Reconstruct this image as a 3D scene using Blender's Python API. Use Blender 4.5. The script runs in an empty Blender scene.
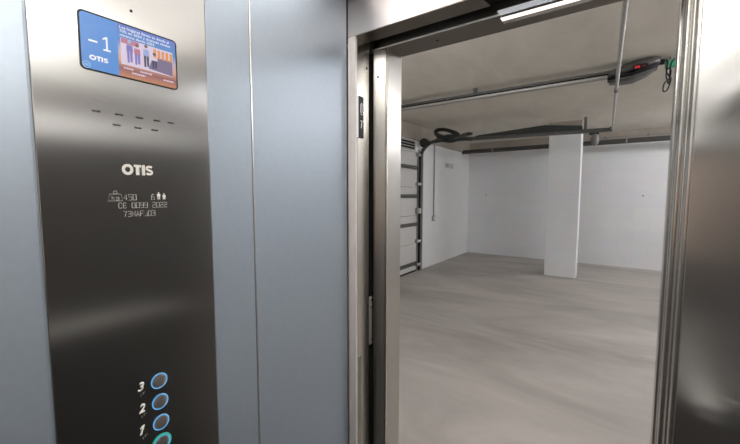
import bpy, bmesh, math, random
from mathutils import Vector, Matrix
random.seed(7)
C = bpy.context.scene.collection
S = bpy.context.scene
H = 1.5                                   # eye height above the floor

# ------------------------------------------------------------------ camera
cd = bpy.data.cameras.new('camera'); cam = bpy.data.objects.new('camera', cd); C.objects.link(cam)
yaw, pitch, roll = 0.61299, 0.07789, 0.00112
f = Vector((-math.sin(yaw)*math.cos(pitch), math.cos(yaw)*math.cos(pitch), -math.sin(pitch)))
r0 = Vector((math.cos(yaw), math.sin(yaw), 0)); u0 = r0.cross(f)
r = math.cos(roll)*r0 + math.sin(roll)*u0
u = -math.sin(roll)*r0 + math.cos(roll)*u0
M = Matrix(((r.x, u.x, -f.x, 0), (r.y, u.y, -f.y, 0), (r.z, u.z, -f.z, H), (0, 0, 0, 1)))
cam.matrix_world = M
cd.sensor_width = 36; cd.lens = 354.18/740*36; cd.clip_start = 0.02; cd.clip_end = 60
S.camera = cam
# ------------------------------------------------------------------ world, exposure
w = bpy.data.worlds.new('world'); S.world = w; w.use_nodes = True
w.node_tree.nodes['Background'].inputs[0].default_value = (.5, .52, .55, 1)
w.node_tree.nodes['Background'].inputs[1].default_value = 0.0
S.view_settings.view_transform = 'Standard'; S.view_settings.look = 'None'
S.view_settings.exposure = 0.0; S.view_settings.gamma = 1; S.view_settings.use_curve_mapping = False
CAR_LAMP = 1.7          # emission strengths of the lamps and the added strips
STRIP_FILL = 38.0
TUBE_LAMP = 335.0

# ------------------------------------------------------------------ materials
def srgb(c):
    return tuple(((x/255)/12.92 if x/255 <= .04045 else ((x/255+.055)/1.055)**2.4) for x in c) + (1,)
def newmat(n):
    m = bpy.data.materials.new(n); m.use_nodes = True
    nt = m.node_tree; return m, nt, nt.nodes['Principled BSDF']
def plain(n, col, rough=.5, metal=0., spec=.5, noise=0., nscale=20, bump=0., bscale=200, emit=None, es=1.):
    m, nt, b = newmat(n)
    b.inputs['Roughness'].default_value = rough; b.inputs['Metallic'].default_value = metal
    b.inputs['Specular IOR Level'].default_value = spec
    tc = nt.nodes.new('ShaderNodeTexCoord')
    c = srgb(col)
    nz = nt.nodes.new('ShaderNodeTexNoise'); nz.inputs['Scale'].default_value = nscale; nz.inputs['Detail'].default_value = 6
    nt.links.new(tc.outputs['Object'], nz.inputs['Vector'])
    rp = nt.nodes.new('ShaderNodeValToRGB'); k = noise if noise else .03
    rp.color_ramp.elements[0].position = .3; rp.color_ramp.elements[1].position = .7
    rp.color_ramp.elements[0].color = tuple(max(0, x*(1-k)) for x in c[:3])+(1,)
    rp.color_ramp.elements[1].color = tuple(min(1, x*(1+k)) for x in c[:3])+(1,)
    nt.links.new(nz.outputs['Fac'], rp.inputs['Fac']); nt.links.new(rp.outputs['Color'], b.inputs['Base Color'])
    if bump:
        bz = nt.nodes.new('ShaderNodeTexNoise'); bz.inputs['Scale'].default_value = bscale; bz.inputs['Detail'].default_value = 4
        bp = nt.nodes.new('ShaderNodeBump'); bp.inputs['Strength'].default_value = bump; bp.inputs['Distance'].default_value = .005
        nt.links.new(tc.outputs['Object'], bz.inputs['Vector']); nt.links.new(bz.outputs['Fac'], bp.inputs['Height']); nt.links.new(bp.outputs['Normal'], b.inputs['Normal'])
    if emit:
        b.inputs['Emission Color'].default_value = srgb(emit); b.inputs['Emission Strength'].default_value = es
    return m
def brushed(n, col, rough=.3, aniso=.8, rot=.0, grain=.012, axis='Z', rvar=.004):
    """brushed stainless with a vertical grain"""
    m, nt, b = newmat(n)
    b.inputs['Metallic'].default_value = 1.
    tc = nt.nodes.new('ShaderNodeTexCoord'); mp = nt.nodes.new('ShaderNodeMapping')
    sc = [900, 900, 900]; sc['XYZ'.index(axis)] = 4
    mp.inputs['Scale'].default_value = sc
    nt.links.new(tc.outputs['Object'], mp.inputs['Vector'])
    nz = nt.nodes.new('ShaderNodeTexNoise'); nz.inputs['Scale'].default_value = 1; nz.inputs['Detail'].default_value = 3
    nt.links.new(mp.outputs['Vector'], nz.inputs['Vector'])
    c = srgb(col)
    rp = nt.nodes.new('ShaderNodeValToRGB')
    rp.color_ramp.elements[0].position = .3; rp.color_ramp.elements[1].position = .7
    rp.color_ramp.elements[0].color = tuple(x*(1-grain) for x in c[:3])+(1,); rp.color_ramp.elements[1].color = tuple(min(1, x*(1+grain)) for x in c[:3])+(1,)
    nt.links.new(nz.outputs['Fac'], rp.inputs['Fac']); nt.links.new(rp.outputs['Color'], b.inputs['Base Color'])
    mr = nt.nodes.new('ShaderNodeMapRange'); mr.inputs['To Min'].default_value = rough-rvar; mr.inputs['To Max'].default_value = rough+rvar
    nt.links.new(nz.outputs['Fac'], mr.inputs['Value']); nt.links.new(mr.outputs['Result'], b.inputs['Roughness'])
    b.inputs['Anisotropic'].default_value = aniso; b.inputs['Anisotropic Rotation'].default_value = rot
    tg = nt.nodes.new('ShaderNodeTangent'); tg.direction_type = 'RADIAL'; tg.axis = axis
    nt.links.new(tg.outputs['Tangent'], b.inputs['Tangent'])
    return m
def concrete(n, dark, light, scale=1.2, stretch=(1, 1, 1), rough=.8, bump=.15, contrast=(.3, .7)):
    m, nt, b = newmat(n)
    b.inputs['Roughness'].default_value = rough
    tc = nt.nodes.new('ShaderNodeTexCoord'); mp = nt.nodes.new('ShaderNodeMapping'); mp.inputs['Scale'].default_value = stretch
    nt.links.new(tc.outputs['Object'], mp.inputs['Vector'])
    a = nt.nodes.new('ShaderNodeTexNoise'); a.inputs['Scale'].default_value = scale; a.inputs['Detail'].default_value = 10; a.inputs['Roughness'].default_value = .62; a.inputs['Distortion'].default_value = .6
    nt.links.new(mp.outputs['Vector'], a.inputs['Vector'])
    rp = nt.nodes.new('ShaderNodeValToRGB')
    rp.color_ramp.elements[0].position, rp.color_ramp.elements[1].position = contrast
    rp.color_ramp.elements[0].color = srgb(dark); rp.color_ramp.elements[1].color = srgb(light)
    nt.links.new(a.outputs['Fac'], rp.inputs['Fac']); nt.links.new(rp.outputs['Color'], b.inputs['Base Color'])
    z = nt.nodes.new('ShaderNodeTexNoise'); z.inputs['Scale'].default_value = 40; z.inputs['Detail'].default_value = 6
    nt.links.new(tc.outputs['Object'], z.inputs['Vector'])
    bp = nt.nodes.new('ShaderNodeBump'); bp.inputs['Strength'].default_value = bump; bp.inputs['Distance'].default_value = .01
    nt.links.new(z.outputs['Fac'], bp.inputs['Height']); nt.links.new(bp.outputs['Normal'], b.inputs['Normal'])
    return m
def painted_block(n, light, mortar):
    """white painted concrete blocks, joints only just showing; uses the horizontal run as brick x"""
    m, nt, b = newmat(n)
    b.inputs['Roughness'].default_value = .75
    tc = nt.nodes.new('ShaderNodeTexCoord'); sp = nt.nodes.new('ShaderNodeSeparateXYZ'); ad = nt.nodes.new('ShaderNodeMath'); cb = nt.nodes.new('ShaderNodeCombineXYZ')
    nt.links.new(tc.outputs['Object'], sp.inputs[0]); nt.links.new(sp.outputs['X'], ad.inputs[0]); nt.links.new(sp.outputs['Y'], ad.inputs[1])
    nt.links.new(ad.outputs[0], cb.inputs['X']); nt.links.new(sp.outputs['Z'], cb.inputs['Y'])
    br = nt.nodes.new('ShaderNodeTexBrick'); nt.links.new(cb.outputs[0], br.inputs['Vector'])
    br.inputs['Scale'].default_value = 1; br.inputs['Brick Width'].default_value = .5; br.inputs['Row Height'].default_value = .25
    br.inputs['Mortar Size'].default_value = .004; br.inputs['Mortar Smooth'].default_value = .6
    c = srgb(light)
    br.inputs['Color1'].default_value = c; br.inputs['Color2'].default_value = tuple(x*.97 for x in c[:3])+(1,); br.inputs['Mortar'].default_value = srgb(mortar)
    nz = nt.nodes.new('ShaderNodeTexNoise'); nz.inputs['Scale'].default_value = 3; nz.inputs['Detail'].default_value = 8
    nt.links.new(tc.outputs['Object'], nz.inputs['Vector'])
    mx = nt.nodes.new('ShaderNodeMix'); mx.data_type = 'RGBA'; mx.blend_type = 'MULTIPLY'; mx.inputs[0].default_value = .12
    nt.links.new(br.outputs['Color'], mx.inputs[6]); nt.links.new(nz.outputs['Color'], mx.inputs[7])
    nt.links.new(mx.outputs[2], b.inputs['Base Color'])
    bp = nt.nodes.new('ShaderNodeBump'); bp.inputs['Strength'].default_value = .15; bp.inputs['Distance'].default_value = .004; bp.invert = True
    nt.links.new(br.outputs['Fac'], bp.inputs['Height']); nt.links.new(bp.outputs['Normal'], b.inputs['Normal'])
    return m
def emitter(n, col, s):
    m, nt, b = newmat(n)
    b.inputs['Base Color'].default_value = srgb(col); b.inputs['Roughness'].default_value = .4
    b.inputs['Emission Color'].default_value = srgb(col); b.inputs['Emission Strength'].default_value = s
    return m

LAMINATE = plain('blue_grey_laminate', (144, 154, 164), rough=.43, metal=.4, spec=.8, noise=.02, nscale=60, bump=.02, bscale=500)
STEEL = brushed('brushed_steel', (200, 200, 199), rough=.19, aniso=.85)
COPSTEEL = brushed('brushed_panel_steel', (164, 163, 161), rough=.22)
FRAMESTEEL = brushed('door_frame_steel', (186, 183, 177), rough=.3, aniso=.45)
DARKHEADER = brushed('shaded_header_steel', (128, 122, 114), rough=.3, axis='X')  # header steel with the darkness of its underside put into the colour
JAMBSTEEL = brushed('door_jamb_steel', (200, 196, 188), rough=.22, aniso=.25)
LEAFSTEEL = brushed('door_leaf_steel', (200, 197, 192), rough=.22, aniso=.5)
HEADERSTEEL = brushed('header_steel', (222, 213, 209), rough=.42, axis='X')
RIMSTEEL = plain('polished_edge_steel', (215, 212, 208), rough=.22, metal=1)
DARKGAP = plain('black_void', (10, 10, 11), rough=.9)
BLACK = plain('black_plastic', (16, 16, 18), rough=.5, spec=.25)
DARKSTEEL = plain('dark_steel', (40, 40, 42), rough=.5, metal=.6)
GALV = plain('galvanised_steel', (168, 166, 160), rough=.42, metal=.35, noise=.12, nscale=60)
GALVDARK = plain('dull_galvanised_steel', (92, 92, 88), rough=.55, metal=.4, noise=.15, nscale=50)
WHITEPLASTIC = plain('white_plastic', (225, 225, 225), rough=.45)
GREYPLASTIC = plain('grey_plastic', (140, 138, 134), rough=.5)
OPENERGREY = plain('opener_grey_plastic', (62, 60, 57), rough=.45)
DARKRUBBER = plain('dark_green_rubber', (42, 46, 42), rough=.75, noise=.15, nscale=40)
PIPEBLACK = plain('dark_grey_pipe', (58, 56, 53), rough=.55, noise=.1)
ETCH = plain('etched_pale_marking', (190, 186, 180), rough=.6)
WHITEPRINT = plain('white_print', (232, 230, 224), rough=.55)
BLOCK = painted_block('white_painted_block', (228, 229, 230), (219, 220, 221))
WHITEPAINT = plain('white_paint', (224, 224, 223), rough=.7, noise=.02, nscale=4, bump=.06, bscale=30)
DOORWHITE = plain('garage_door_white', (205, 204, 200), rough=.5, noise=.02, nscale=6)
FLOORC = concrete('pale_concrete_floor', (142, 136, 129), (186, 180, 173), scale=.8, stretch=(.55, 1.5, 1), rough=.55, contrast=(.3, .68))
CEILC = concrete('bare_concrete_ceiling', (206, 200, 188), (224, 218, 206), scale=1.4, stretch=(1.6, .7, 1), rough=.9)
BANDC = concrete('bare_concrete_shaded', (146, 138, 127), (166, 158, 146), scale=1.4, rough=.9)  # bare concrete, the shade near the ceiling put into its colour
CARFLOOR = plain('dark_rubber_flooring', (70, 68, 66), rough=.6, noise=.15, nscale=80)
CARDARK = plain('wall_reflection_dark', (92, 90, 88), rough=.4, noise=.03)  # tones of the unseen car walls, chosen for their reflections in the steel
CARGREY = plain('wall_reflection_mid', (104, 100, 97), rough=.4)
CARBROWN = plain('wall_reflection_brown', (205, 186, 172), rough=.4)
CARCEIL = plain('car_ceiling_white', (215, 215, 213), rough=.5)

# ------------------------------------------------------------------ mesh helpers
ORG = {}
def nb(): return bmesh.new()
def box(bm, x0, x1, y0, y1, z0, z1, bev=0., seg=2):
    vs = [bm.verts.new((x, y, z)) for x in (x0, x1) for y in (y0, y1) for z in (z0, z1)]
    fs = [(0, 1, 3, 2), (4, 6, 7, 5), (0, 4, 5, 1), (2, 3, 7, 6), (0, 2, 6, 4), (1, 5, 7, 3)]
    F = [bm.faces.new([vs[i] for i in q]) for q in fs]
    bmesh.ops.recalc_face_normals(bm, faces=F)
    if bev:
        E = list({e for q in F for e in q.edges})
        bmesh.ops.bevel(bm, geom=E, offset=bev, segments=seg, affect='EDGES', profile=.5)
    return bm
def prism(bm, pts, off):
    """closed polygon (3-D points) extruded by the vector off"""
    a = [bm.verts.new(p) for p in pts]; b = [bm.verts.new(Vector(p)+Vector(off)) for p in pts]
    F = [bm.faces.new(a), bm.faces.new(list(reversed(b)))]
    n = len(a)
    for i in range(n): F.append(bm.faces.new((a[i], b[i], b[(i+1) % n], a[(i+1) % n])))
    bmesh.ops.recalc_face_normals(bm, faces=F); return bm
def tube(bm, pts, rad, seg=10, close=False):
    pts = [Vector(p) for p in pts]; rings = []; n = len(pts); prev = None
    rads = rad if isinstance(rad, (list, tuple)) else [rad]*n
    for i, p in enumerate(pts):
        if close: t = pts[(i+1) % n]-pts[i-1]
        else: t = pts[min(i+1, n-1)]-pts[max(i-1, 0)]
        t.normalize()
        ref = prev if prev is not None else (Vector((0, 0, 1)) if abs(t.z) < .9 else Vector((1, 0, 0)))
        a = (ref - t*ref.dot(t)).normalized(); b = t.cross(a); prev = a
        rings.append([bm.verts.new(p+rads[i]*(math.cos(2*math.pi*k/seg)*a+math.sin(2*math.pi*k/seg)*b)) for k in range(seg)])
    F = []
    for i in range(n if close else n-1):
        A, B = rings[i], rings[(i+1) % n]
        for k in range(seg): F.append(bm.faces.new((A[k], A[(k+1) % seg], B[(k+1) % seg], B[k])))
    if not close:
        F.append(bm.faces.new(list(reversed(rings[0])))); F.append(bm.faces.new(rings[-1]))
    bmesh.ops.recalc_face_normals(bm, faces=F); return bm
def cyl(bm, p0, p1, rad, seg=16): return tube(bm, [p0, p1], rad, seg)
def lathe(bm, c, axis, prof, seg=32):
    """profile of (radius, height along axis) about centre c"""
    ax = Vector(axis).normalized(); a = ax.orthogonal().normalized(); b = ax.cross(a); c = Vector(c); rings = []
    for rr, h in prof:
        rings.append([bm.verts.new(c+ax*h+max(rr, 1e-5)*(math.cos(2*math.pi*k/seg)*a+math.sin(2*math.pi*k/seg)*b)) for k in range(seg)])
    F = []
    for i in range(len(rings)-1):
        for k in range(seg): F.append(bm.faces.new((rings[i][k], rings[i][(k+1) % seg], rings[i+1][(k+1) % seg], rings[i+1][k])))
    F.append(bm.faces.new(list(reversed(rings[0])))); F.append(bm.faces.new(rings[-1]))
    bmesh.ops.recalc_face_normals(bm, faces=F); return bm
def obj(name, bm, mat, parent=None, smooth=False, label=None):
    me = bpy.data.meshes.new(name)
    o = bpy.data.objects.new(name, me); C.objects.link(o)
    if parent is None:
        mn = [min(v.co[i] for v in bm.verts) for i in range(3)]; mx = [max(v.co[i] for v in bm.verts) for i in range(3)]
        org = Vector(((mn[0]+mx[0])/2, (mn[1]+mx[1])/2, mn[2])); o.location = org
    else:
        org = ORG[parent.name]; o.parent = parent
    ORG[o.name] = org
    for v in bm.verts: v.co -= org
    if smooth:
        for q in bm.faces: q.smooth = True
    bm.to_mesh(me); bm.free()
    if smooth:
        try: me.set_sharp_from_angle(angle=math.radians(40))
        except Exception: pass
    for m in (mat if isinstance(mat, (list, tuple)) else [mat]): me.materials.append(m)
    if label: o['label'] = label
    return o
def thing(name, label, cat, loc, group=None):
    o = bpy.data.objects.new(name, None); C.objects.link(o); o.location = loc; o.empty_display_size = .1
    ORG[o.name] = Vector(loc); o['label'] = label; o['category'] = cat
    if group: o['group'] = group
    return o
def tag(o, label, cat, group=None):
    o['label'] = label; o['category'] = cat
    if group: o['group'] = group
    return o
def struct(name, bm, mat, label=None, cat=None):
    o = obj(name, bm, mat); o['kind'] = 'structure'
    if label: o['label'] = label
    if cat: o['category'] = cat
    return o
def W(p): return (p[0], p[1], p[2]+H)

# ------------------------------------------------------------------ the lift car
LX, FY, RX, BY, CZ = -.83, 1.039, .27, -.26, 2.22
struct('floor', box(nb(), LX, RX, BY, 1.06, -.04, 0), CARFLOOR, 'dark rubber floor of the lift car', 'floor')
bm = nb(); box(bm, LX-.04, LX-.008, BY, FY, 0, CZ)
struct('wall_left_backing', bm, DARKSTEEL, 'sheet steel behind the blue grey left lift wall', 'wall')
bm = nb()
box(bm, LX-.008, LX-.003, BY, .172, .02, CZ, .0012); box(bm, LX-.008, LX-.003, .496, .6195, .02, CZ, .0012); box(bm, LX-.008, LX-.005, .1721, .4959, .02, CZ)
struct('wall_left', bm, LAMINATE, 'blue grey laminate wall around the lift control panel', 'wall')
struct('wall_left_front', box(nb(), LX-.008, LX-.003, .624, FY-.003, .02, CZ, .0012), LAMINATE, 'blue grey wall panel between control panel and doorway', 'wall')
struct('trim_1', box(nb(), LX-.008, LX-.0008, .6198, .6238, .02, CZ, .0008), RIMSTEEL, 'thin bright metal joint strip in the blue grey wall', 'trim')
struct('wall_right', box(nb(), RX, RX+.03, BY, FY, 0, 1.76), CARDARK, 'right wall of the lift car, toned dark for its reflection', 'wall')
struct('wall_back', box(nb(), LX-.04, RX+.03, BY-.03, BY, 1.2, 1.76), CARBROWN, 'middle of the back lift wall, toned pale brown for its reflection', 'wall')
struct('wall_back', box(nb(), LX-.04, RX+.03, BY-.03, BY, 0, 1.2), plain('wall_reflection_low', (132, 124, 118), rough=.4, noise=.03), 'lower part of the back lift wall, toned darker for its reflection', 'wall')
struct('wall_right', box(nb(), RX, RX+.03, BY, FY, 1.76, 1.97), CARGREY, 'upper band of the right lift wall, toned mid grey for its reflection', 'wall')
struct('wall_back', box(nb(), LX-.04, RX+.03, BY-.03, BY, 1.76, 1.97), CARGREY, 'upper band of the back lift wall, toned mid grey for its reflection', 'wall')
struct('wall_right', box(nb(), RX, RX+.03, BY, FY, 1.97, CZ), CARCEIL, 'top band of the right lift wall, whitened as if lit from above', 'wall')  # top bands carry the brightness from the ceiling in their colour
struct('wall_back', box(nb(), LX-.04, RX+.03, BY-.03, BY, 1.97, CZ), CARCEIL, 'top band of the back lift wall, whitened as if lit from above', 'wall')
struct('trim_15', prism(nb(), [(RX, BY, 1.73), (RX-.055, BY, 1.735), (RX-.055, BY, 1.745), (RX-.012, BY, 1.83), (RX, BY, 1.83)], (0, FY-BY, 0)), WHITEPLASTIC, 'added white strip on the right lift wall, sloped to catch light', 'trim')  # unseen strips added so the steel reflects a bright band
struct('trim_16', prism(nb(), [(LX, BY, 1.73), (LX, BY+.055, 1.735), (LX, BY+.055, 1.745), (LX, BY+.012, 1.83), (LX, BY, 1.83)], (RX-.056-LX, 0, 0)), WHITEPLASTIC, 'added white strip on the back lift wall, sloped to catch light', 'trim')
struct('ceiling', box(nb(), LX-.04, RX+.03, BY-.03, 1.06, CZ, CZ+.03), CARCEIL, 'white ceiling of the lift car', 'ceiling')
for o in list(C.objects):
    if o.name == 'wall_left_backing': o.name = 'trim_2'
# luminous ceiling panel of the car
t = thing('ceiling_light', 'large flat luminous panel in the ceiling of the lift', 'ceiling light', (-.28, .39, CZ))
bm = nb()
for a in ((-.80, .24, -.23, -.21), (-.80, .24, .99, 1.01), (-.80, -.78, -.21, .99), (.22, .24, -.21, .99)):
    box(bm, a[0], a[1], a[2], a[3], CZ-.02, CZ)
obj('frame', bm, RIMSTEEL, t)
obj('diffuser', box(nb(), -.78, .22, -.21, .99, CZ-.014, CZ-.002), emitter('lift_light', (255, 250, 245), CAR_LAMP), t)
for side, x, ya, yb, es in (('left', -.77, -.2, .80, STRIP_FILL*.45), ('right', .19, -.1, .42, STRIP_FILL*3.4)):  # unseen strips added to light the walls; right one placed by its reflection
    t = thing('fill_strip', {'left': 'long narrow strip added to brighten the top of the left lift wall', 'right': 'short bright strip added at the top of the right lift wall where reflections show a source'}[side], 'strip light', (x, (ya+yb)/2, CZ-.02))
    obj('channel', box(nb(), x-.035, x+.035, ya, yb, CZ-.035, CZ-.021, .002), WHITEPLASTIC, t)
    obj('diffuser', box(nb(), x-.028, x+.028, ya+.01, yb-.01, CZ-.043, CZ-.034), emitter('fill_strip_glow', (255, 252, 248), es), t)
# handrail on the right wall
t = thing('handrail', 'round steel handrail along the right lift wall', 'handrail', (RX, .3, .9))
obj('rail', cyl(nb(), (RX-.05, -.15, .93), (RX-.05, .85, .93), .022), plain('satin_aluminium', (222, 220, 216), rough=.4), t, True)
for y in (-.05, .75): obj('bracket', cyl(nb(), (RX-.05, y, .93), (RX, y, .93), .01), RIMSTEEL, t, True)

# front returns, transom
struct('wall_front', box(nb(), -.0+.126, RX, FY, FY+.012, 0, CZ, .001), STEEL, 'brushed steel front wall of the lift, right of the doorway', 'wall')
bm = nb(); box(bm, LX, -.797, FY, FY+.012, 0, 2.0632, .001)
struct('trim_3', bm, plain('steel_with_pale_sheen', (206, 199, 195), rough=.4, metal=.25), 'narrow steel edge left of the lift doorway, pale sheen in its colour', 'trim')  # reflected paleness put into the colour of this edge
bm = nb(); box(bm, LX+.001, RX, FY, FY+.006, 2.064, CZ)
struct('wall_front_transom', bm, HEADERSTEEL, 'pale steel panel over the lift doorway', 'wall')
prism_pts = [(-.83, FY+.006, 2.064), (-.353, FY+.006, 2.064), (-.343, 1.116, 2.064), (-.83, 1.116, 2.064)]
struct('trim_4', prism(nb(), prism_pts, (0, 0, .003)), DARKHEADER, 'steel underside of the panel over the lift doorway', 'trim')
# left reveal of the car doorway
struct('trim_5', box(nb(), -.828, -.797, FY+.0125, 1.125, 0, 2.063, .001), JAMBSTEEL, 'steel jamb on the left side of the lift doorway', 'trim')
bm = nb(); box(bm, .126, .15, FY+.0125, 1.05, 0, 2.06, .002)
struct('trim_6', bm, RIMSTEEL, 'bright steel jamb edge on the right side of the lift doorway', 'trim')
# door gear between car and landing, coloured black for the shade in there
bm = nb(); box(bm, -.9, .5, 1.1185, 1.152, 2.085, 2.3); box(bm, -.9, .5, 1.05, 1.16, 2.3, 2.32)
struct('trim_7', bm, DARKGAP, 'door gear above the lift doorway, blackened for the shade in the recess', 'trim')
# landing frame
bm = nb(); prism(bm, [(px, py, 0) for px, py in ((-.80, 1.16), (-.752, 1.171), (-.752, 1.176), (-.746, 1.176), (-.746, 1.168), (-.740, 1.171), (-.740, 1.271), (-.80, 1.271))], (0, 0, 2.05))
struct('trim_8', bm, FRAMESTEEL, 'steel landing door frame post on the left of the doorway', 'trim')
struct('trim_20', box(nb(), -.7455, -.7395, 1.164, 1.170, 0, 2.048, .001), RIMSTEEL, 'bright strip for the highlight on the edge of the left landing frame post', 'trim')  # edge highlight made as a thin bright strip
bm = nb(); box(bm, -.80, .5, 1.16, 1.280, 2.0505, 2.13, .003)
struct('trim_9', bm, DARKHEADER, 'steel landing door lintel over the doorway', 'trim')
struct('trim_18', box(nb(), -.80, .5, 1.1575, 1.1595, 2.049, 2.054), WHITEPLASTIC, 'pale strip painting the highlight on the front edge of the landing lintel', 'trim')  # catch light on the lintel edge, made as a pale strip
bm = nb(); box(bm, .105, .135, 1.228, 1.275, 0, 2.05, .003)
struct('trim_10', bm, LEAFSTEEL, 'steel landing door frame post on the right of the doorway', 'trim')
struct('trim_11', box(nb(), -.85, .5, 1.045, 1.275, -.03, -.001), GALVDARK, 'grooved door sill of the lift', 'trim')
struct('trim_19', box(nb(), -.87, -.8005, 1.178, 1.223, 0, 2.05), DARKGAP, 'black box standing for the shade in the gap beside the left landing frame post', 'trim')  # solid black blocker added so the gap reads as deep shade
# retracted door leaves, stacked on the right
def leaf(name, x0, y0, y1, label):
    bm = nb(); box(bm, x0, .52, y0, y1, .01, 2.045, .004, 3)
    return struct(name, bm, LEAFSTEEL, label, 'door')
leaf('door_1', .109, 1.187, 1.222, 'fast landing door leaf, slid open to the right')
leaf('door_2', .1095, 1.143, 1.178, 'slow landing door leaf, slid open to the right')
leaf('door_3', .116, 1.097, 1.131, 'lift car door leaf nearest the landing, slid open')
leaf('door_4', .1195, 1.057, 1.088, 'lift car door leaf nearest the car, slid open')

# ------------------------------------------------------------------ garage shell
GX0, GX1, GY0, GY1, GZ = -3.2, 3.2, 1.225, 8.95, 2.787
struct('floor', box(nb(), GX0-.4, GX1+.1, 1.276, GY1+.1, -.06, 0), FLOORC, 'pale trowelled concrete floor of the garage', 'floor')
struct('ceiling', box(nb(), GX0-.3, GX1+.1, 1.225, GY1+.1, GZ, GZ+.1), CEILC, 'bare concrete ceiling of the garage', 'ceiling')
struct('wall_far', box(nb(), GX0-.25, GX1+.1, GY1, GY1+.15, 0, GZ), BLOCK, 'white far wall of the garage behind the column', 'wall')
bm = nb(); box(bm, GX0-.2, GX0, 6.27, GY1, 0, GZ); box(bm, GX0-.2, GX0, 2.2, 6.27, 2.30, GZ); box(bm, GX0-.2, GX0, 1.275, 2.2, 0, GZ)
struct('wall_garage_left', bm, WHITEPAINT, 'white left wall of the garage around the sectional door', 'wall')
struct('wall_garage_right', box(nb(), GX1, GX1+.1, 1.225, GY1, 0, GZ), WHITEPAINT, 'white right wall of the garage', 'wall')
bm = nb(); box(bm, GX0-.2, -.801, 1.225, 1.275, 0, GZ); box(bm, .136, GX1, 1.229, 1.275, 0, GZ); box(bm, -.801, .136, 1.225, 1.275, 2.131, GZ)
struct('wall_near', bm, WHITEPAINT, 'white garage wall around the lift doorway', 'wall')
bm = nb(); box(bm, -1.095, -.585, 7.2, 7.48, 0, 2.575, .006)
struct('column', bm, BLOCK, 'white square concrete column standing in the garage', 'column')
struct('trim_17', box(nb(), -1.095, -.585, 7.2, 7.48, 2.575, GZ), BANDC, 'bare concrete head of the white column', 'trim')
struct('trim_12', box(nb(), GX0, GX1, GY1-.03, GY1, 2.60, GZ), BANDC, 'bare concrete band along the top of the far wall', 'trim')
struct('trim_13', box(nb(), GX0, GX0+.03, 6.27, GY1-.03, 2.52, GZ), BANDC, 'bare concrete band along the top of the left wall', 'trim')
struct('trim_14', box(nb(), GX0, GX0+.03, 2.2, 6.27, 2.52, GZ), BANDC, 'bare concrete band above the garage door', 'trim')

# garage tube lights
tubemat = emitter('tube_light', (250, 250, 255), TUBE_LAMP)
tubedim = emitter('dim_tube_light', (250, 250, 255), TUBE_LAMP*.35)  # same tube turned down to light the left side less
def tube_light(x, y, along, label, bright=True):
    t = thing('tube_light', label, 'tube light', (x, y, GZ), 'garage tube lights')
    d = (.6, 0) if along == 'x' else (0, .6); n = (0, .05) if along == 'x' else (.05, 0)
    bm = nb(); box(bm, x-d[0]-n[0], x+d[0]+n[0], y-d[1]-n[1], y+d[1]+n[1], GZ-.05, GZ, .006)
    obj('housing', bm, WHITEPLASTIC, t)
    obj('tube', cyl(nb(), (x-d[0]*.97, y-d[1]*.97, GZ-.075), (x+d[0]*.97, y+d[1]*.97, GZ-.075), .014), tubemat if bright else tubedim, t, True)
tube_light(1.9, 7.2, 'y', 'tube light on the garage ceiling right of the column')
tube_light(1.9, 3.6, 'y', 'tube light on the garage ceiling nearest the right wall and lift')
tube_light(-1.5, 2.0, 'x', 'tube light on the garage ceiling just outside the lift', False)

# ------------------------------------------------------------------ lift control panel
PX = LX+.0002                                        # face of the panel
cp = thing('control_panel', 'tall brushed steel lift control panel with screen and floor buttons', 'control panel', (LX, .334, .03))
fp = obj('faceplate', box(nb(), LX-.0045, PX, .1745, .4935, .03, CZ-.01, .0015), COPSTEEL, cp)
def yz_round(y0, y1, z0, z1, rad, x, n=6):
    pts = []
    for cy, cz, a0 in ((y1-rad, z1-rad, 0), (y0+rad, z1-rad, 90), (y0+rad, z0+rad, 180), (y1-rad, z0+rad, 270)):
        for k in range(n+1):
            a = math.radians(a0+90*k/n); pts.append((x, cy+rad*math.cos(a), cz+rad*math.sin(a)))
    return pts
def textbm(s, y0, y1, z0, z1, x, depth=.0006, bold=0., shear=0., spacing=1.):
    cu = bpy.data.curves.new('t', 'FONT'); cu.body = s; cu.size = 1; cu.offset = bold; cu.shear = shear; cu.space_character = spacing; cu.resolution_u = 3
    o = bpy.data.objects.new('t', cu); C.objects.link(o)
    dg = bpy.context.evaluated_depsgraph_get(); dg.update()
    me = bpy.data.meshes.new_from_object(o.evaluated_get(dg)); bpy.data.objects.remove(o); bpy.data.curves.remove(cu)
    bm = nb(); bm.from_mesh(me); bpy.data.meshes.remove(me)
    if s in ('1', '-1'):                       # a one with flag (and a foot on the screen)
        bm.free(); bm = nb()
        one = [(.30, 0), (.52, 0), (.52, 1), (.34, 1), (.05, .82), (.05, .66), (.30, .78)]
        if s == '-1': one = [(.06, 0), (.62, 0), (.62, .11), (.41, .11), (.41, 1), (.30, 1), (.05, .86), (.05, .74), (.28, .84), (.28, .11), (.06, .11)]
        bm.faces.new([bm.verts.new((px*.62+shear*py, py, 0)) for px, py in one])
        if s == '-1': bm.faces.new([bm.verts.new(p) for p in ((-.62, .40, 0), (-.22, .40, 0), (-.22, .52, 0), (-.62, .52, 0))])
    if bm.faces:
        ext = bmesh.ops.extrude_face_region(bm, geom=list(bm.faces))
        for v in [g for g in ext['geom'] if isinstance(g, bmesh.types.BMVert)]: v.co.z += 1
    xs = [v.co.x for v in bm.verts]; ys = [v.co.y for v in bm.verts]
    ax, bx, ay, by = min(xs), max(xs), min(ys), max(ys)
    for v in bm.verts:
        c = v.co.copy()
        v.co = ((x+depth*c.z), y0+(c.x-ax)/(bx-ax)*(y1-y0), z0+(c.y-ay)/(by-ay)*(z1-z0))
    bmesh.ops.recalc_face_normals(bm, faces=list(bm.faces))
    return bm
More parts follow.
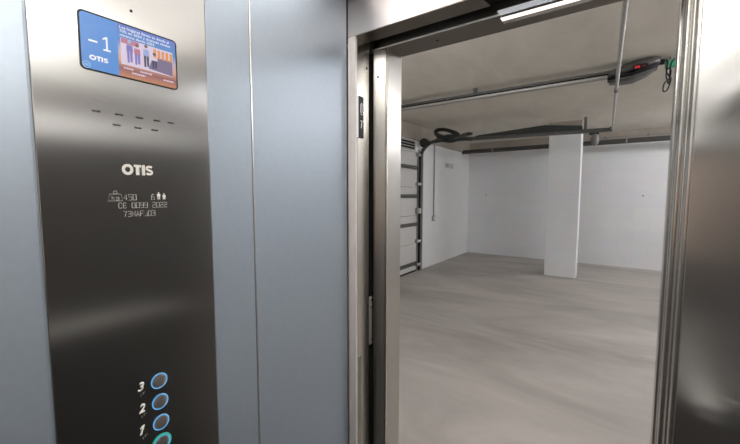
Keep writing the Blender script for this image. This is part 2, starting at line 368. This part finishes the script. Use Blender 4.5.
def ribbon(bm, pts, wd, x, d, close=False):
    """flat band of width wd along (y, z) points, d thick"""
    n = len(pts); L = []; R = []
    for i in range(n):
        a = pts[i-1] if (close or i) else pts[0]; b = pts[(i+1) % n] if (close or i < n-1) else pts[-1]
        t = Vector((b[0]-a[0], b[1]-a[1])).normalized(); nn = Vector((-t.y, t.x))*wd/2
        L.append((pts[i][0]+nn.x, pts[i][1]+nn.y)); R.append((pts[i][0]-nn.x, pts[i][1]-nn.y))
    for i in range(n if close else n-1):
        j = (i+1) % n
        prism(bm, [(x, *L[i]), (x, *R[i]), (x, *R[j]), (x, *L[j])], (d, 0, 0))
    return bm
def logo_bm(y0, y1, z0, z1, x, d):
    W_ = y1-y0; h = z1-z0; st = h*.27; bm = nb()
    ow = W_*.36; cy, cz = y0+ow/2, (z0+z1)/2
    ribbon(bm, [(cy+(ow-st)/2*math.cos(a), cz+(h-st*.85)/2*math.sin(a)) for a in [2*math.pi*k/28 for k in range(28)]], st, x, d, True)
    a = y0+W_*.375; b = a+W_*.235
    box(bm, x, x+d, a, b, z1-st*.9, z1); box(bm, x, x+d*1.01, (a+b)/2-st*.55, (a+b)/2+st*.55, z0, z1-st*.9)
    a = y0+W_*.63; box(bm, x, x+d, a, a+st*1.1, z0, z1)
    a = y0+W_*.755; sw_ = W_*.245; k = st*.42
    pl = [(.95, .84), (.75, .93), (.5, .95), (.2, .90), (.08, .74), (.18, .60), (.5, .51), (.82, .42), (.94, .27), (.82, .10), (.5, .05), (.25, .07), (.03, .17)]
    ribbon(bm, [(a+k*.5+py*(sw_-k), z0+k*.75+pz*(h-1.5*k)) for py, pz in pl], st*.85, x, d)
    return bm
# --- display
D0, D1, E0, E1 = .2442, .4225, 1.7333, 1.841
ds = obj('display', prism(nb(), yz_round(D0, D1, E0, E1, .009, PX-.001), (.0022, 0, 0)), BLACK, cp, label='display with black rim')
SXF = PX+.0012
def screen_gradient():
    m, nt, b = newmat('screen_advert_background')
    tc = nt.nodes.new('ShaderNodeTexCoord'); sp = nt.nodes.new('ShaderNodeSeparateXYZ'); mr = nt.nodes.new('ShaderNodeMapRange')
    nt.links.new(tc.outputs['Object'], sp.inputs[0]); nt.links.new(sp.outputs['Z'], mr.inputs['Value'])
    mr.inputs['From Min'].default_value = E0-.03; mr.inputs['From Max'].default_value = E1-.03
    rp = nt.nodes.new('ShaderNodeValToRGB'); e = rp.color_ramp.elements
    e[0].position = 0; e[0].color = srgb((206, 140, 96)); e[1].position = 1; e[1].color = srgb((100, 120, 205))
    for p, c in ((.18, (150, 92, 96)), (.34, (226, 168, 128)), (.5, (196, 176, 190)), (.68, (70, 140, 205))):
        q = e.new(p); q.color = srgb(c)
    nt.links.new(mr.outputs['Result'], rp.inputs['Fac']); nt.links.new(rp.outputs['Color'], b.inputs['Emission Color'])
    b.inputs['Emission Strength'].default_value = .85; b.inputs['Base Color'].default_value = (.02, .02, .02, 1); b.inputs['Roughness'].default_value = .25
    return m
def glow(n, c, s=.85):
    m, nt, b = newmat(n); b.inputs['Base Color'].default_value = (.02, .02, .02, 1); b.inputs['Roughness'].default_value = .3
    b.inputs['Emission Color'].default_value = srgb(c); b.inputs['Emission Strength'].default_value = s; return m
G = {k: glow('screen_'+k, c) for k, c in dict(blue=(62, 136, 216), white=(245, 248, 250), paleblue=(140, 190, 225), sand=(222, 205, 226), dusk=(120, 104, 140), violet=(120, 110, 190), skyshirt=(150, 165, 220), rose=(190, 110, 140), navy=(50, 50, 90), orange=(226, 150, 80), brown=(110, 70, 60), red=(205, 90, 100), skin=(190, 140, 130)).items()}
SP = .3075
def rect(y0, y1, z0, z1, x, d=.0003): return box(nb(), x, x+d, y0, y1, z0, z1)
pts = yz_round(D0+.003, SP+.01, E0+.003, E1-.003, .007, SXF-.0002)
pts = [(p[0], min(p[1], SP), p[2]) for p in pts]
def dedupe(ps):
    out = []
    for p in ps:
        if not out or (Vector(p)-Vector(out[-1])).length > 1e-5: out.append(p)
    return out
obj('status_screen', prism(nb(), dedupe(pts), (.0004, 0, 0)), G['blue'], ds, label='blue half of the screen')
pts = [(p[0], max(p[1], SP), p[2]) for p in yz_round(SP-.01, D1-.003, E0+.003, E1-.003, .005, SXF-.0002)]
obj('advert_screen', prism(nb(), dedupe(pts), (.0004, 0, 0)), screen_gradient(), ds, label='advertising half of the screen')
X1 = SXF+.0003
obj('floor_number', textbm('-1', .2593, .2945, 1.7765, 1.803, X1, .0003), G['white'], ds)
obj('screen_logo', logo_bm(.2592, .2893, 1.7535, 1.7625, X1, .0003), G['white'], ds)
bm = nb(); c0 = Vector((X1+.0002, .2542, 1.7425))
tube(bm, [c0+Vector((0, .0058*math.cos(a), .0058*math.sin(a))) for a in [2*math.pi*k/28 for k in range(28)]], .0006, 6, True)
box(bm, X1, X1+.0003, .2512, .2528, 1.7405, 1.7445); box(bm, X1, X1+.0003, .2535, .2550, 1.7405, 1.7440); box(bm, X1, X1+.0003, .2557, .2572, 1.7405, 1.7445)
obj('round_emblem', bm, G['paleblue'], ds)
obj('news_picture', rect(.312, .4125, 1.7605, 1.812, X1-.0001), G['sand'], ds)
X2 = X1+.0003
bm = nb(); prism(bm, [(X2, .362, 1.765), (X2, .4118, 1.761), (X2, .4118, 1.793), (X2, .372, 1.792)], (.0002, 0, 0)); obj('picture_shade', bm, G['dusk'], ds)
bm = nb()
for k in range(5): box(bm, X2+.0002, X2+.0005, .373+.0082*k, .3786+.0082*k, 1.7905, 1.8085)
obj('picture_windows', bm, G['orange'], ds)
obj('picture_backdrop', rect(.313, .345, 1.802, 1.8115, X2), G['rose'], ds)
def walker(y, zt, zb, shirt, legs, hair):
    X = X2+.0006; h = zt-zb
    bm = nb(); lathe(bm, (X, y, zt-.0035), (1, 0, 0), [(.0033, 0), (.0033, .0003)], 12); obj('picture_hair', bm, hair, ds)
    bm = nb(); prism(bm, [(X, y-.0052, zt-.010), (X, y+.0052, zt-.010), (X, y+.006, zt-.5*h), (X, y-.006, zt-.5*h)], (.0003, 0, 0)); obj('picture_shirt', bm, shirt, ds)
    bm = nb(); prism(bm, [(X, y-.005, zt-.5*h), (X, y-.0004, zt-.5*h), (X, y-.001, zb), (X, y-.0045, zb)], (.0003, 0, 0)); prism(bm, [(X, y+.0004, zt-.5*h), (X, y+.005, zt-.5*h), (X, y+.0045, zb+.002), (X, y+.001, zb+.002)], (.0003, 0, 0)); obj('picture_legs', bm, legs, ds)
walker(.3275, 1.811, 1.766, G['violet'], G['violet'], G['paleblue'])
walker(.3415, 1.808, 1.766, G['rose'], G['violet'], G['brown'])
walker(.3585, 1.812, 1.766, G['skyshirt'], G['navy'], G['brown'])
walker(.3745, 1.801, 1.767, G['sand'], G['navy'], G['brown'])
obj('caption', textbm('Los hogares llevan su deuda al\n70% en 2024 y alcanzan niveles\nmínimos desde 2002', .3115, .4085, 1.8145, 1.8345, X1, .0003), G['white'], ds)
for y0, y1, z in ((.316, .333, 1.7525), (.346, .366, 1.7525), (.330, .354, 1.7455), (.392, .412, 1.7475)):
    yy = y0; bm = nb()
    while yy < y1:
        l = random.uniform(.0014, .0034); box(bm, X1, X1+.0003, yy, yy+l, z, z+.003); yy += l+.0009
    obj('ticker_line', bm, G['sand'], ds)
# --- pinhole, speaker slots
bm = nb(); lathe(bm, (PX, .3346, 1.871), (1, 0, 0), [(.0028, 0), (.0028, .0004)], 16); obj('microphone_hole', bm, DARKGAP, cp)
for y in (.2655, .3037, .3405, .3745, .4035):
    obj('speaker_slot', box(nb(), PX-.001, PX+.0006, y-.0065, y+.0065, 1.6576, 1.6604), DARKGAP, cp)
for y in (.2985, .3370, .3695):
    obj('speaker_slot', box(nb(), PX-.001, PX+.0006, y-.0065, y+.0065, 1.6363, 1.6391), DARKGAP, cp)
# --- engraved markings
obj('maker_logo', logo_bm(.3032, .3620, 1.5397, 1.5612, PX, .0004), ETCH, cp)
GL = {  # angular single-stroke glyphs on a 0..1 x 0..1 grid
 '4': [[(.75, 0), (.75, 1), (0, .3), (1, .3)]], '5': [[(1, 1), (0, 1), (0, .55), (1, .55), (1, 0), (0, 0)]], '0': [[(0, 0), (0, 1), (1, 1), (1, 0), (0, 0)]],
 '6': [[(1, 1), (.35, 1), (0, .6), (0, 0), (1, 0), (1, .5), (0, .5)]], 'C': [[(1, .8), (.7, 1), (.2, 1), (0, .8), (0, .2), (.2, 0), (.7, 0), (1, .2)]],
 'E': [[(1, .9), (.6, 1), (.2, 1), (0, .8), (0, .2), (.2, 0), (.6, 0), (1, .1)], [(0, .5), (.8, .5)]], '9': [[(0, 0), (1, 0), (1, 1), (0, 1), (0, .5), (1, .5)]],
 '2': [[(0, 1), (1, 1), (1, .55), (0, .45), (0, 0), (1, 0)]], '7': [[(0, 1), (1, 1), (.4, 0)]], '3': [[(0, 1), (1, 1), (1, 0), (0, 0)], [(.2, .5), (1, .5)]],
 'N': [[(0, 0), (0, 1), (1, 0), (1, 1)]], 'A': [[(0, 0), (.5, 1), (1, 0)], [(.2, .35), (.8, .35)]], 'F': [[(0, 0), (0, 1), (1, 1)], [(0, .5), (.8, .5)]], 'J': [[(.2, .1), (.2, 0), (1, 0), (1, .55)]],
 'k': [[(0, 0), (0, 1)], [(.9, .6), (0, .3), (.9, 0)]], 'g': [[(1, .6), (0, .6), (0, .1), (1, .1)], [(1, .6), (1, -.3), (0, -.3)]]}
def strokes(s, y0, y1, z0, z1, rad=.00048):
    bm = nb(); n = len(s); step = (y1-y0)/(n-.28); wd = step*.72
    for i, ch in enumerate(s):
        for pl in GL.get(ch, []):
            tube(bm, [(PX+.0001, y0+i*step+px*wd, z0+pz*(z1-z0)) for px, pz in pl], rad, 5)
    return bm
obj('load_marking', strokes('450', .3045, .3270, 1.4876, 1.4992), ETCH, cp)
obj('load_marking', strokes('6', .3565, .3625, 1.4880, 1.4995), ETCH, cp)
bm = nb()
tube(bm, [(PX, .2770, 1.4862), (PX, .3022, 1.4862), (PX, .2995, 1.5), (PX, .2797, 1.5)], .0004, 5, True)
tube(bm, [(PX, .2895+.0032*math.cos(a), 1.5033+.0032*math.sin(a)) for a in [2*math.pi*k/16 for k in range(16)]], .0004, 5, True)
for gch, gy in (('k', .2835), ('g', .2905)):
    for pl in GL[gch]: tube(bm, [(PX, gy+px*.005, 1.4895+pz*.007) for px, pz in pl], .0004, 5)
obj('weight_symbol', bm, ETCH, cp)
bm = nb()
for yy, hh in ((.3715, .0155), (.3825, .0130)):
    z0 = 1.4885; lathe(bm, (PX, yy, z0+hh-.0015), (1, 0, 0), [(.0016, 0), (.0016, .0004)], 12)
    prism(bm, [(PX, yy-.0032, z0+hh-.0038), (PX, yy+.0032, z0+hh-.0038), (PX, yy+.0036, z0+hh*.45), (PX, yy-.0036, z0+hh*.45)], (.0004, 0, 0))
    box(bm, PX, PX+.0004, yy-.0026, yy-.0006, z0, z0+hh*.45); box(bm, PX, PX+.0004, yy+.0006, yy+.0026, z0, z0+hh*.45)
obj('passenger_symbol', bm, ETCH, cp)
obj('approval_marking', strokes('CE 0099 2022', .2945, .3880, 1.4713, 1.4820), ETCH, cp)
obj('serial_marking', strokes('73NAFJ03', .3022, .3625, 1.4535, 1.4645), ETCH, cp)
# --- floor buttons
ringmat = glow('button_ring_light', (96, 176, 235), 1.0)
greenmat = glow('button_call_light', (30, 165, 140), .9)
capmat = plain('button_cap_steel', (176, 170, 166), rough=.3, metal=.85)
for i, n in enumerate('3210'):
    z = 1.0815-.0487*i; y = .3545
    bt = obj('floor_button', lathe(nb(), (PX-.001, y, z), (1, 0, 0), [(.0178, 0), (.0178, .002), (.0165, .0026)], 40), DARKSTEEL, cp, True, label='round button for floor '+n)
    bm = nb(); tube(bm, [(PX+.0016, y+.0163*math.cos(a), z+.0163*math.sin(a)) for a in [2*math.pi*k/48 for k in range(48)]], .0012, 8, True); obj('ring_light', bm, ringmat, bt, True)
    if n == '0':
        bm = nb(); tube(bm, [(PX+.0008, y+.0186*math.cos(a), z+.0182*math.sin(a)) for a in [2*math.pi*k/48 for k in range(48)]], .0024, 8, True); obj('call_light', bm, greenmat, bt, True)
    obj('cap', lathe(nb(), (PX+.0005, y, z), (1, 0, 0), [(.0149, 0), (.0149, .0020), (.013, .0027), (.008, .0033), (.001, .0036)], 40), capmat, bt, True)
    zz = z+.003
    obj('floor_numeral', textbm(n, .3115, .3115+(.0125 if n != '1' else .0095), zz-.0070-.0035, zz+.0125-.0035, PX, .0012, bold=.025, shear=.25), WHITEPRINT, cp, label='white raised number '+n)
    bm = nb()
    for dy, dz in ((0, 0), (0, -.0030), (.0035, 0), (-.0045, -.0030), (-.0045, -.0060)):
        lathe(bm, (PX, .3215+dy, z-.0125+dz), (1, 0, 0), [(.0008, 0), (.0006, .0006)], 8)
    obj('braille_dots', bm, ETCH, cp)

# ------------------------------------------------------------------ doorway fittings
JX = -.797
sn = thing('door_sensor', 'small black sensor with white markings on the left lift jamb', 'sensor', (JX, 1.07, 1.707))
obj('housing', box(nb(), JX, JX+.004, 1.0525, 1.0865, 1.708, 1.858, .001), BLACK, sn)
obj('edge_strip', box(nb(), JX, JX+.0055, 1.0465, 1.052, 1.7085, 1.8565, .0006), WHITEPLASTIC, sn, label='white edge strip')
bm = nb(); X = JX+.0042
tube(bm, [(X, 1.0741, 1.8346), (X, 1.0681, 1.8296), (X, 1.0666, 1.8031), (X, 1.0711, 1.7922), (X, 1.0779, 1.7932)], .0014, 6)
tube(bm, [(X, 1.0756, 1.8326), (X, 1.0756, 1.8011)], .0012, 6)
obj('loop_symbol', bm, WHITEPRINT, sn)
bm = nb(); tube(bm, [(X, 1.0648, 1.7686), (X, 1.0741, 1.7716), (X, 1.0726, 1.7598), (X, 1.0696, 1.7440)], .0016, 6); obj('arrow_symbol', bm, WHITEPRINT, sn)
ct = thing('door_catch', 'slim steel door catch in the dark gap of the left jamb', 'door catch', (-.81, 1.165, .88))
obj('plate', box(nb(), -.81-.006, -.81-.001, 1.150, 1.171, .884, 1.086, .002), GALV, ct)
obj('roller', lathe(nb(), (-.81-.001, 1.163, 1.074), (1, 0, 0), [(.0075, 0), (.0075, .004), (.004, .005)], 20), RIMSTEEL, ct, True)
for z in (.905, 1.04): obj('screw', lathe(nb(), (-.81-.001, 1.163, z), (1, 0, 0), [(.004, 0), (.003, .0015)], 12), DARKSTEEL, ct, True)
# perforated strip low on the jamb
bm = nb()
for i in range(64):
    for j in range(3):
        z = .87-.0062*i*1.35-(.004 if j % 2 else 0); y = 1.0545+.0085*j
        lathe(bm, (JX, y, z), (1, 0, 0), [(.0029, 0), (.0029, .0004)], 8)
o = tag(obj('perforated_strip', bm, DARKGAP), 'strip of small dark perforations low on the left lift jamb', 'perforated strip')
o.location.x += 0
# screws on the jambs and lintel
def screw(c, ax, lab):
    tag(obj('screw', lathe(nb(), c, ax, [(.0042, 0), (.0042, .001), (.0028, .0022)], 14), DARKSTEEL, None, True), lab, 'screw')
screw((JX, 1.11, 1.97), (1, 0, 0), 'dark screw near the top of the left lift jamb')
screw((-.782, 1.164, 1.950), (0, -1, 0), 'dark screw on the left landing frame post')
screw((-.56, 1.215, 2.0505), (0, 0, -1), 'screw in the underside of the landing lintel')
for i, x in enumerate((-.55, -.52, -.47)):
    tag(obj('hex_bolt', lathe(nb(), (x, 1.1185, 2.10), (0, -1, 0), [(.006, 0), (.006, .006), (.003, .008)], 6), GALVDARK), 'dark bolt on the door gear above the doorway, '+('left of three', 'middle of three', 'right of three')[i], 'bolt', 'bolts on the door gear')
# door gear rail under the transom
gr = thing('door_gear_rail', 'pale grey slotted metal rail above the right half of the doorway', 'rail', (-.1, 1.1, 2.0))
y0 = 1.098
pr = [(-.319, y0, 2.036), (.12, y0, 2.036), (.12, y0, 2.02), (-.31, y0, 2.02)]
obj('upper_flange', prism(nb(), pr, (0, .02, 0)), plain('painted_rail_grey', (176, 182, 190), rough=.4), gr)
obj('slot', box(nb(), -.305, .12, y0+.004, y0+.02, 2.012, 2.02), DARKSTEEL, gr)
obj('lower_flange', prism(nb(), [(-.309, y0-.002, 2.012), (.12, y0-.002, 2.012), (.12, y0-.002, 2.001), (-.302, y0-.002, 2.001)], (0, .02, 0)), RIMSTEEL, gr)

# ------------------------------------------------------------------ sectional garage door
gd = thing('sectional_garage_door', 'white sectional garage door with galvanised ribs, tracks and rollers', 'garage door', (GX0, 4.25, 0))
zs = [.03, .56, 1.10, 1.64, 2.30]
for a, b in zip(zs[:-1], zs[1:]):
    bm = nb(); box(bm, GX0-.05, GX0-.008, 2.25, 6.13, a, b-.006, .003)
    for k in (1, 2): box(bm, GX0-.0085, GX0-.005, 2.25, 6.13, a+(b-a)*k/3-.004, a+(b-a)*k/3+.004)
    obj('door_panel', bm, DOORWHITE, gd)
for z in (2.01, 1.47, .93, .17):
    obj('stiffening_rib', box(nb(), GX0-.006, GX0+.035, 2.27, 6.11, z-.032, z+.032, .006), GALVDARK, gd)
obj('bottom_seal', box(nb(), GX0-.045, GX0-.01, 2.25, 6.13, 0, .03), BLACK, gd)
bm = nb(); box(bm, GX0, GX0+.012, 6.15, 6.26, 0, 2.36); box(bm, GX0, GX0+.06, 6.24, 6.26, 0, 2.3)
obj('side_track', bm, GALV, gd)
obj('track_channel', box(nb(), GX0+.013, GX0+.045, 6.162, 6.19, .02, 2.3), BLACK, gd, label='dark channel of the side track')
for z in (2.25, 1.7, 1.21, 1.16, .6, .14):
    h = obj('roller_bracket', box(nb(), GX0-.005, GX0+.06, 6.06, 6.13, z-.03, z+.03, .004), GALV, gd)
    obj('roller', cyl(nb(), (GX0+.04, 6.12, z), (GX0+.04, 6.19, z), .022), WHITEPLASTIC, h, True)
TY = 6.2
pts = [(GX0+.03, TY, 2.2)]
for k in range(1, 10):
    a = math.radians(90*k/9); pts.append((GX0+.03+.33*(1-math.cos(a)), TY, 2.16+.33*math.sin(a)))
pts.append((-.135, TY, 2.425))
bm = nb()
for i in range(len(pts)-1):
    if i == len(pts)-2: obj('track_curve', bm, GALVDARK, gd); bm = nb()
    p, q = Vector(pts[i]), Vector(pts[i+1]); d = (q-p).normalized(); n = Vector((-d.z, 0, d.x))
    prism(bm, [p+n*.028, q+n*.028, q-n*.028, p-n*.028], (0, .012, 0))
    prism(bm, [p+n*.028, q+n*.028, q+n*.023, p+n*.023], (0, -.04, 0)); prism(bm, [p-n*.028, q-n*.028, q-n*.023, p-n*.023], (0, -.04, 0))
obj('ceiling_track', bm, GALVDARK, gd)
obj('track_hanger', box(nb(), -.485, -.445, 6.213, 6.226, 2.43, 2.65, .003), GALVDARK, gd)
obj('track_end_stop', box(nb(), -.165, -.125, 6.15, 6.22, 2.40, 2.465, .004), GALVDARK, gd)
obj('spring_drum', lathe(nb(), (GX0+.13, 6.10, 2.47), (0, 1, 0), [(.05, 0), (.085, .02), (.085, .11), (.05, .13)], 24), DARKRUBBER, gd, True)
# coiled cable bundle on the track
cb = thing('cable_bundle', 'dark coiled cable bundle on the track above the garage door', 'cable bundle', (-2.55, 6.16, 2.45))
for k in range(5):
    cx, cz = -2.6+random.uniform(-.02, .02), 2.585+random.uniform(-.012, .012); rx, rz = .20+random.uniform(-.03, .02), .068+random.uniform(-.015, .01); yy = 6.01+.026*k
    bm = nb(); tube(bm, [(cx+rx*math.cos(a), yy+.02*math.sin(2*a), cz+rz*math.sin(a)-.10*rx*math.cos(a)/.2*.4) for a in [2*math.pi*j/30 for j in range(30)]], .024, 8, True)
    obj('cable_loop', bm, DARKRUBBER, cb, True)
for k in range(6):
    bm = nb(); z = 2.455+.018*k; x0 = -2.85+random.uniform(0, .15); x1 = -2.13+random.uniform(-.1, .0)
    tube(bm, [(x0+(x1-x0)*j/8, 6.06+.03*(k % 3)+.008*math.sin(j), z+.02*math.sin(j*1.3+k)) for j in range(9)], .022, 8)
    obj('cable', bm, GALVDARK if k % 2 else DARKRUBBER, cb, True)
# dark strip filling a dark peaked outline above the track
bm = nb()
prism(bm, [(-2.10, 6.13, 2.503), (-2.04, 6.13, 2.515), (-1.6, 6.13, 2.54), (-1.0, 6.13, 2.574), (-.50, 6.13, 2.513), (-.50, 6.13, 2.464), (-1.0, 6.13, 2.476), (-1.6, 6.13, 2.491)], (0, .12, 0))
tag(obj('dark_strip', bm, DARKRUBBER), 'long dark peaked strip along the track before the column', 'cover strip')
# bumper under the track end
bp = thing('track_bumper', 'rounded grey plastic bumper hanging under the end of the track', 'bumper', (-.33, 6.2, 2.4))
obj('neck', box(nb(), -.41, -.29, 6.17, 6.23, 2.375, 2.400, .004), DARKRUBBER, bp)
obj('bulb', lathe(nb(), (-.335, 6.2, 2.385), (0, 0, -1), [(.034, 0), (.046, .04), (.052, .09), (.047, .13), (.032, .16), (.01, .172)], 20), plain('bumper_grey', (112, 110, 106)), bp, True)

# tie rod between the track ends
rd = thing('tie_rod', 'long thin galvanised rod running under the ceiling from track end to lift', 'rod', (-.07, 4.0, 2.42))
obj('rod', cyl(nb(), (-.132, 6.148, 2.425), (-.069, 3.9, 2.425), .011, 12), GALV, rd, True)
obj('rod_tube', cyl(nb(), (-.069, 3.9, 2.425), (-.013, 1.9, 2.425), .013, 12), GALV, rd, True)
obj('coupling', cyl(nb(), (-.0701, 3.94, 2.425), (-.0679, 3.86, 2.425), .017, 12), GALVDARK, rd, True)

# ------------------------------------------------------------------ garage door opener on the ceiling
OY = 4.38
op = thing('garage_door_opener', 'grey ceiling garage door opener with red display and long rail', 'door opener', (0, OY, 2.79))
bm = nb(); box(bm, -3.1, -.12, OY-.032, OY+.032, 2.708, 2.735, .002); obj('rail', bm, GALVDARK, op)
obj('chain_slot', box(nb(), -3.1, -.12, OY-.024, OY+.024, 2.690, 2.708), BLACK, op)
bm = nb(); box(bm, -3.1, -.12, OY-.034, OY-.008, 2.664, 2.690, .002); box(bm, -3.1, -.12, OY+.008, OY+.034, 2.664, 2.690, .002); obj('rail_flange', bm, GALV, op)
for x in (-2.95, -1.5): obj('ceiling_bracket', box(nb(), x-.02, x+.02, OY-.03, OY+.03, 2.735, 2.787), GALVDARK, op)
def loft(secs, n=28):
    """sections (x, half width, z bottom, z top) as rounded boxes joined along x"""
    bm = nb(); rings = []
    for x, hw, zb, zt in secs:
        ring = []; cz = (zb+zt)/2; hz = (zt-zb)/2
        for k in range(n):
            a = 2*math.pi*k/n; c, s = math.cos(a), math.sin(a); e = .55
            ring.append(bm.verts.new((x, OY+hw*math.copysign(abs(c)**e, c), cz+hz*math.copysign(abs(s)**e, s))))
        rings.append(ring)
    F = []
    for A, B in zip(rings[:-1], rings[1:]):
        for k in range(n): F.append(bm.faces.new((A[k], A[(k+1) % n], B[(k+1) % n], B[k])))
    F.append(bm.faces.new(rings[0])); F.append(bm.faces.new(list(reversed(rings[-1]))))
    bmesh.ops.recalc_face_normals(bm, faces=F); return bm
obj('housing', loft([(-.15, .07, 2.655, 2.70), (-.13, .10, 2.65, 2.725), (-.03, .115, 2.66, 2.755), (.10, .115, 2.68, 2.775), (.20, .11, 2.70, 2.782), (.25, .07, 2.72, 2.775)]), OPENERGREY, op, True)
obj('light_band', loft([(-.155, .07, 2.632, 2.662), (-.1, .11, 2.628, 2.658), (.05, .12, 2.635, 2.672), (.2, .11, 2.675, 2.705), (.235, .08, 2.69, 2.72)]), BLACK, op, True, label='black curved band')
obj('belly', loft([(-.14, .06, 2.605, 2.64), (-.05, .10, 2.598, 2.64), (.05, .105, 2.598, 2.65), (.15, .09, 2.632, 2.675), (.22, .06, 2.68, 2.70)]), OPENERGREY, op, True)
obj('control_window', box(nb(), .045, .16, OY-.122, OY-.106, 2.675, 2.723, .004), BLACK, op)
obj('red_display', box(nb(), .06, .10, OY-.1235, OY-.121, 2.688, 2.710), glow('red_led', (225, 40, 45), .6), op, label='small red lit display')
obj('push_button', box(nb(), .115, .145, OY-.124, OY-.121, 2.690, 2.708), plain('dark_red_key', (90, 24, 22)), op)
obj('cord_socket', cyl(nb(), (.245, OY-.02, 2.735), (.285, OY-.02, 2.735), .025), BLACK, op, True)
pc = thing('power_cord', 'black looped power cord hanging from the ceiling door opener', 'cord', (.3, OY, 2.6))
bm = nb()
pp = [(.292, OY-.03, 2.735), (.298, OY-.04, 2.74), (.305, OY-.045, 2.71), (.298, OY-.05, 2.64), (.315, OY-.05, 2.60), (.335, OY-.05, 2.56), (.315, OY-.05, 2.47), (.285, OY-.05, 2.46), (.29, OY-.05, 2.53), (.325, OY-.055, 2.57), (.33, OY-.055, 2.64), (.305, OY-.055, 2.655), (.30, OY-.055, 2.59), (.32, OY-.05, 2.52), (.325, OY-.05, 2.60), (.33, OY-.04, 2.70), (.36, OY-.02, 2.75), (.42, OY, 2.765)]
sm = []
for i in range(len(pp)-1):
    p0, p1, p2, p3 = [Vector(pp[max(0, min(len(pp)-1, j))]) for j in (i-1, i, i+1, i+2)]
    for k in range(6):
        t = k/6; sm.append(.5*((2*p1)+(p2-p0)*t+(2*p0-5*p1+4*p2-p3)*t*t+(3*p1-p0-3*p2+p3)*t**3))
sm.append(Vector(pp[-1])); tube(bm, sm, .006, 8); obj('cable', bm, BLACK, pc, True)
gp = thing('ceiling_socket', 'small green socket box on the ceiling beside the door opener', 'socket', (.42, OY, 2.787))
obj('box', box(nb(), .295, .48, OY+.03, OY+.11, 2.70, 2.755, .006), plain('green_plastic', (60, 150, 112), rough=.5), gp)
obj('mounting', box(nb(), .33, .46, OY+.04, OY+.10, 2.755, 2.787), GREYPLASTIC, gp)

# ------------------------------------------------------------------ pipes and small things on the garage walls
pi = thing('ventilation_pipe', 'dark grey pipe running near the top of the far garage wall', 'pipe', (-1, 8.45, 2.5))
obj('pipe', tube(nb(), [(-3.19, 8.45, 2.525), (2.9, 8.45, 2.525)], .047, 18), PIPEBLACK, pi, True)
for x in (-2.46, .058, 1.45): obj('collar', cyl(nb(), (x-.012, 8.45, 2.525), (x+.012, 8.45, 2.525), .053, 18), GREYPLASTIC, pi, True, label='pale grey pipe collar')
cn = thing('conduit', 'thin grey conduit above the dark pipe on the far garage wall', 'conduit', (0, 8.9, 2.66))
obj('tube', cyl(nb(), (-.58, 8.9, 2.672), (2.9, 8.9, 2.672), .014, 10), GREYPLASTIC, cn, True)
for x in (-.3, .4, 1.6): obj('clip', box(nb(), x-.01, x+.01, 8.885, 8.92, 2.655, 2.69), GALVDARK, cn)
sw = thing('wall_switch', 'white switch box with thin cable pipe on the left garage wall', 'switch', (GX0, 6.86, .95))
b = obj('switch_box', box(nb(), GX0, GX0+.045, 6.79, 6.91, .945, 1.06, .006), plain('switch_box_grey', (176, 175, 172)), sw)
obj('rocker', box(nb(), GX0+.045, GX0+.052, 6.82, 6.88, .97, 1.035, .002), WHITEPLASTIC, b)
obj('cable_pipe', cyl(nb(), (GX0+.015, 6.855, 1.06), (GX0+.015, 6.855, 2.52), .013, 10), GREYPLASTIC, sw, True)
vg = thing('vent_grille', 'small pale slotted vent high on the left garage wall', 'vent', (GX0, 7.65, 2.1))
obj('plate', box(nb(), GX0, GX0+.012, 7.43, 7.90, 2.09, 2.20, .003), plain('vent_grey', (190, 189, 186)), vg)
bm = nb()
for z in (2.115, 2.145, 2.175): box(bm, GX0+.012, GX0+.014, 7.46, 7.60, z-.005, z+.005)
obj('slots', bm, DARKSTEEL, vg)
lv = thing('louvre_vent', 'black louvred vent with white slats above the garage door', 'vent', (GX0, 5.2, 2.3))
obj('backing', box(nb(), GX0, GX0+.01, 4.4, 6.0, 2.325, 2.5), BLACK, lv)
for k in range(4): obj('slat', box(nb(), GX0+.01, GX0+.03, 4.4, 6.0, 2.325+.05*k, 2.337+.05*k), DOORWHITE, lv)
for x, lab in ((-2.743, 'small dark wall plug on the far wall, left of the column'), (.378, 'small dark wall plug on the far wall, right of the column')):
    tag(obj('wall_plug', lathe(nb(), (x, GY1, 1.48), (0, -1, 0), [(.014, 0), (.014, .008), (.008, .014)], 12), GALVDARK), lab, 'wall plug', 'wall plugs on the far wall')
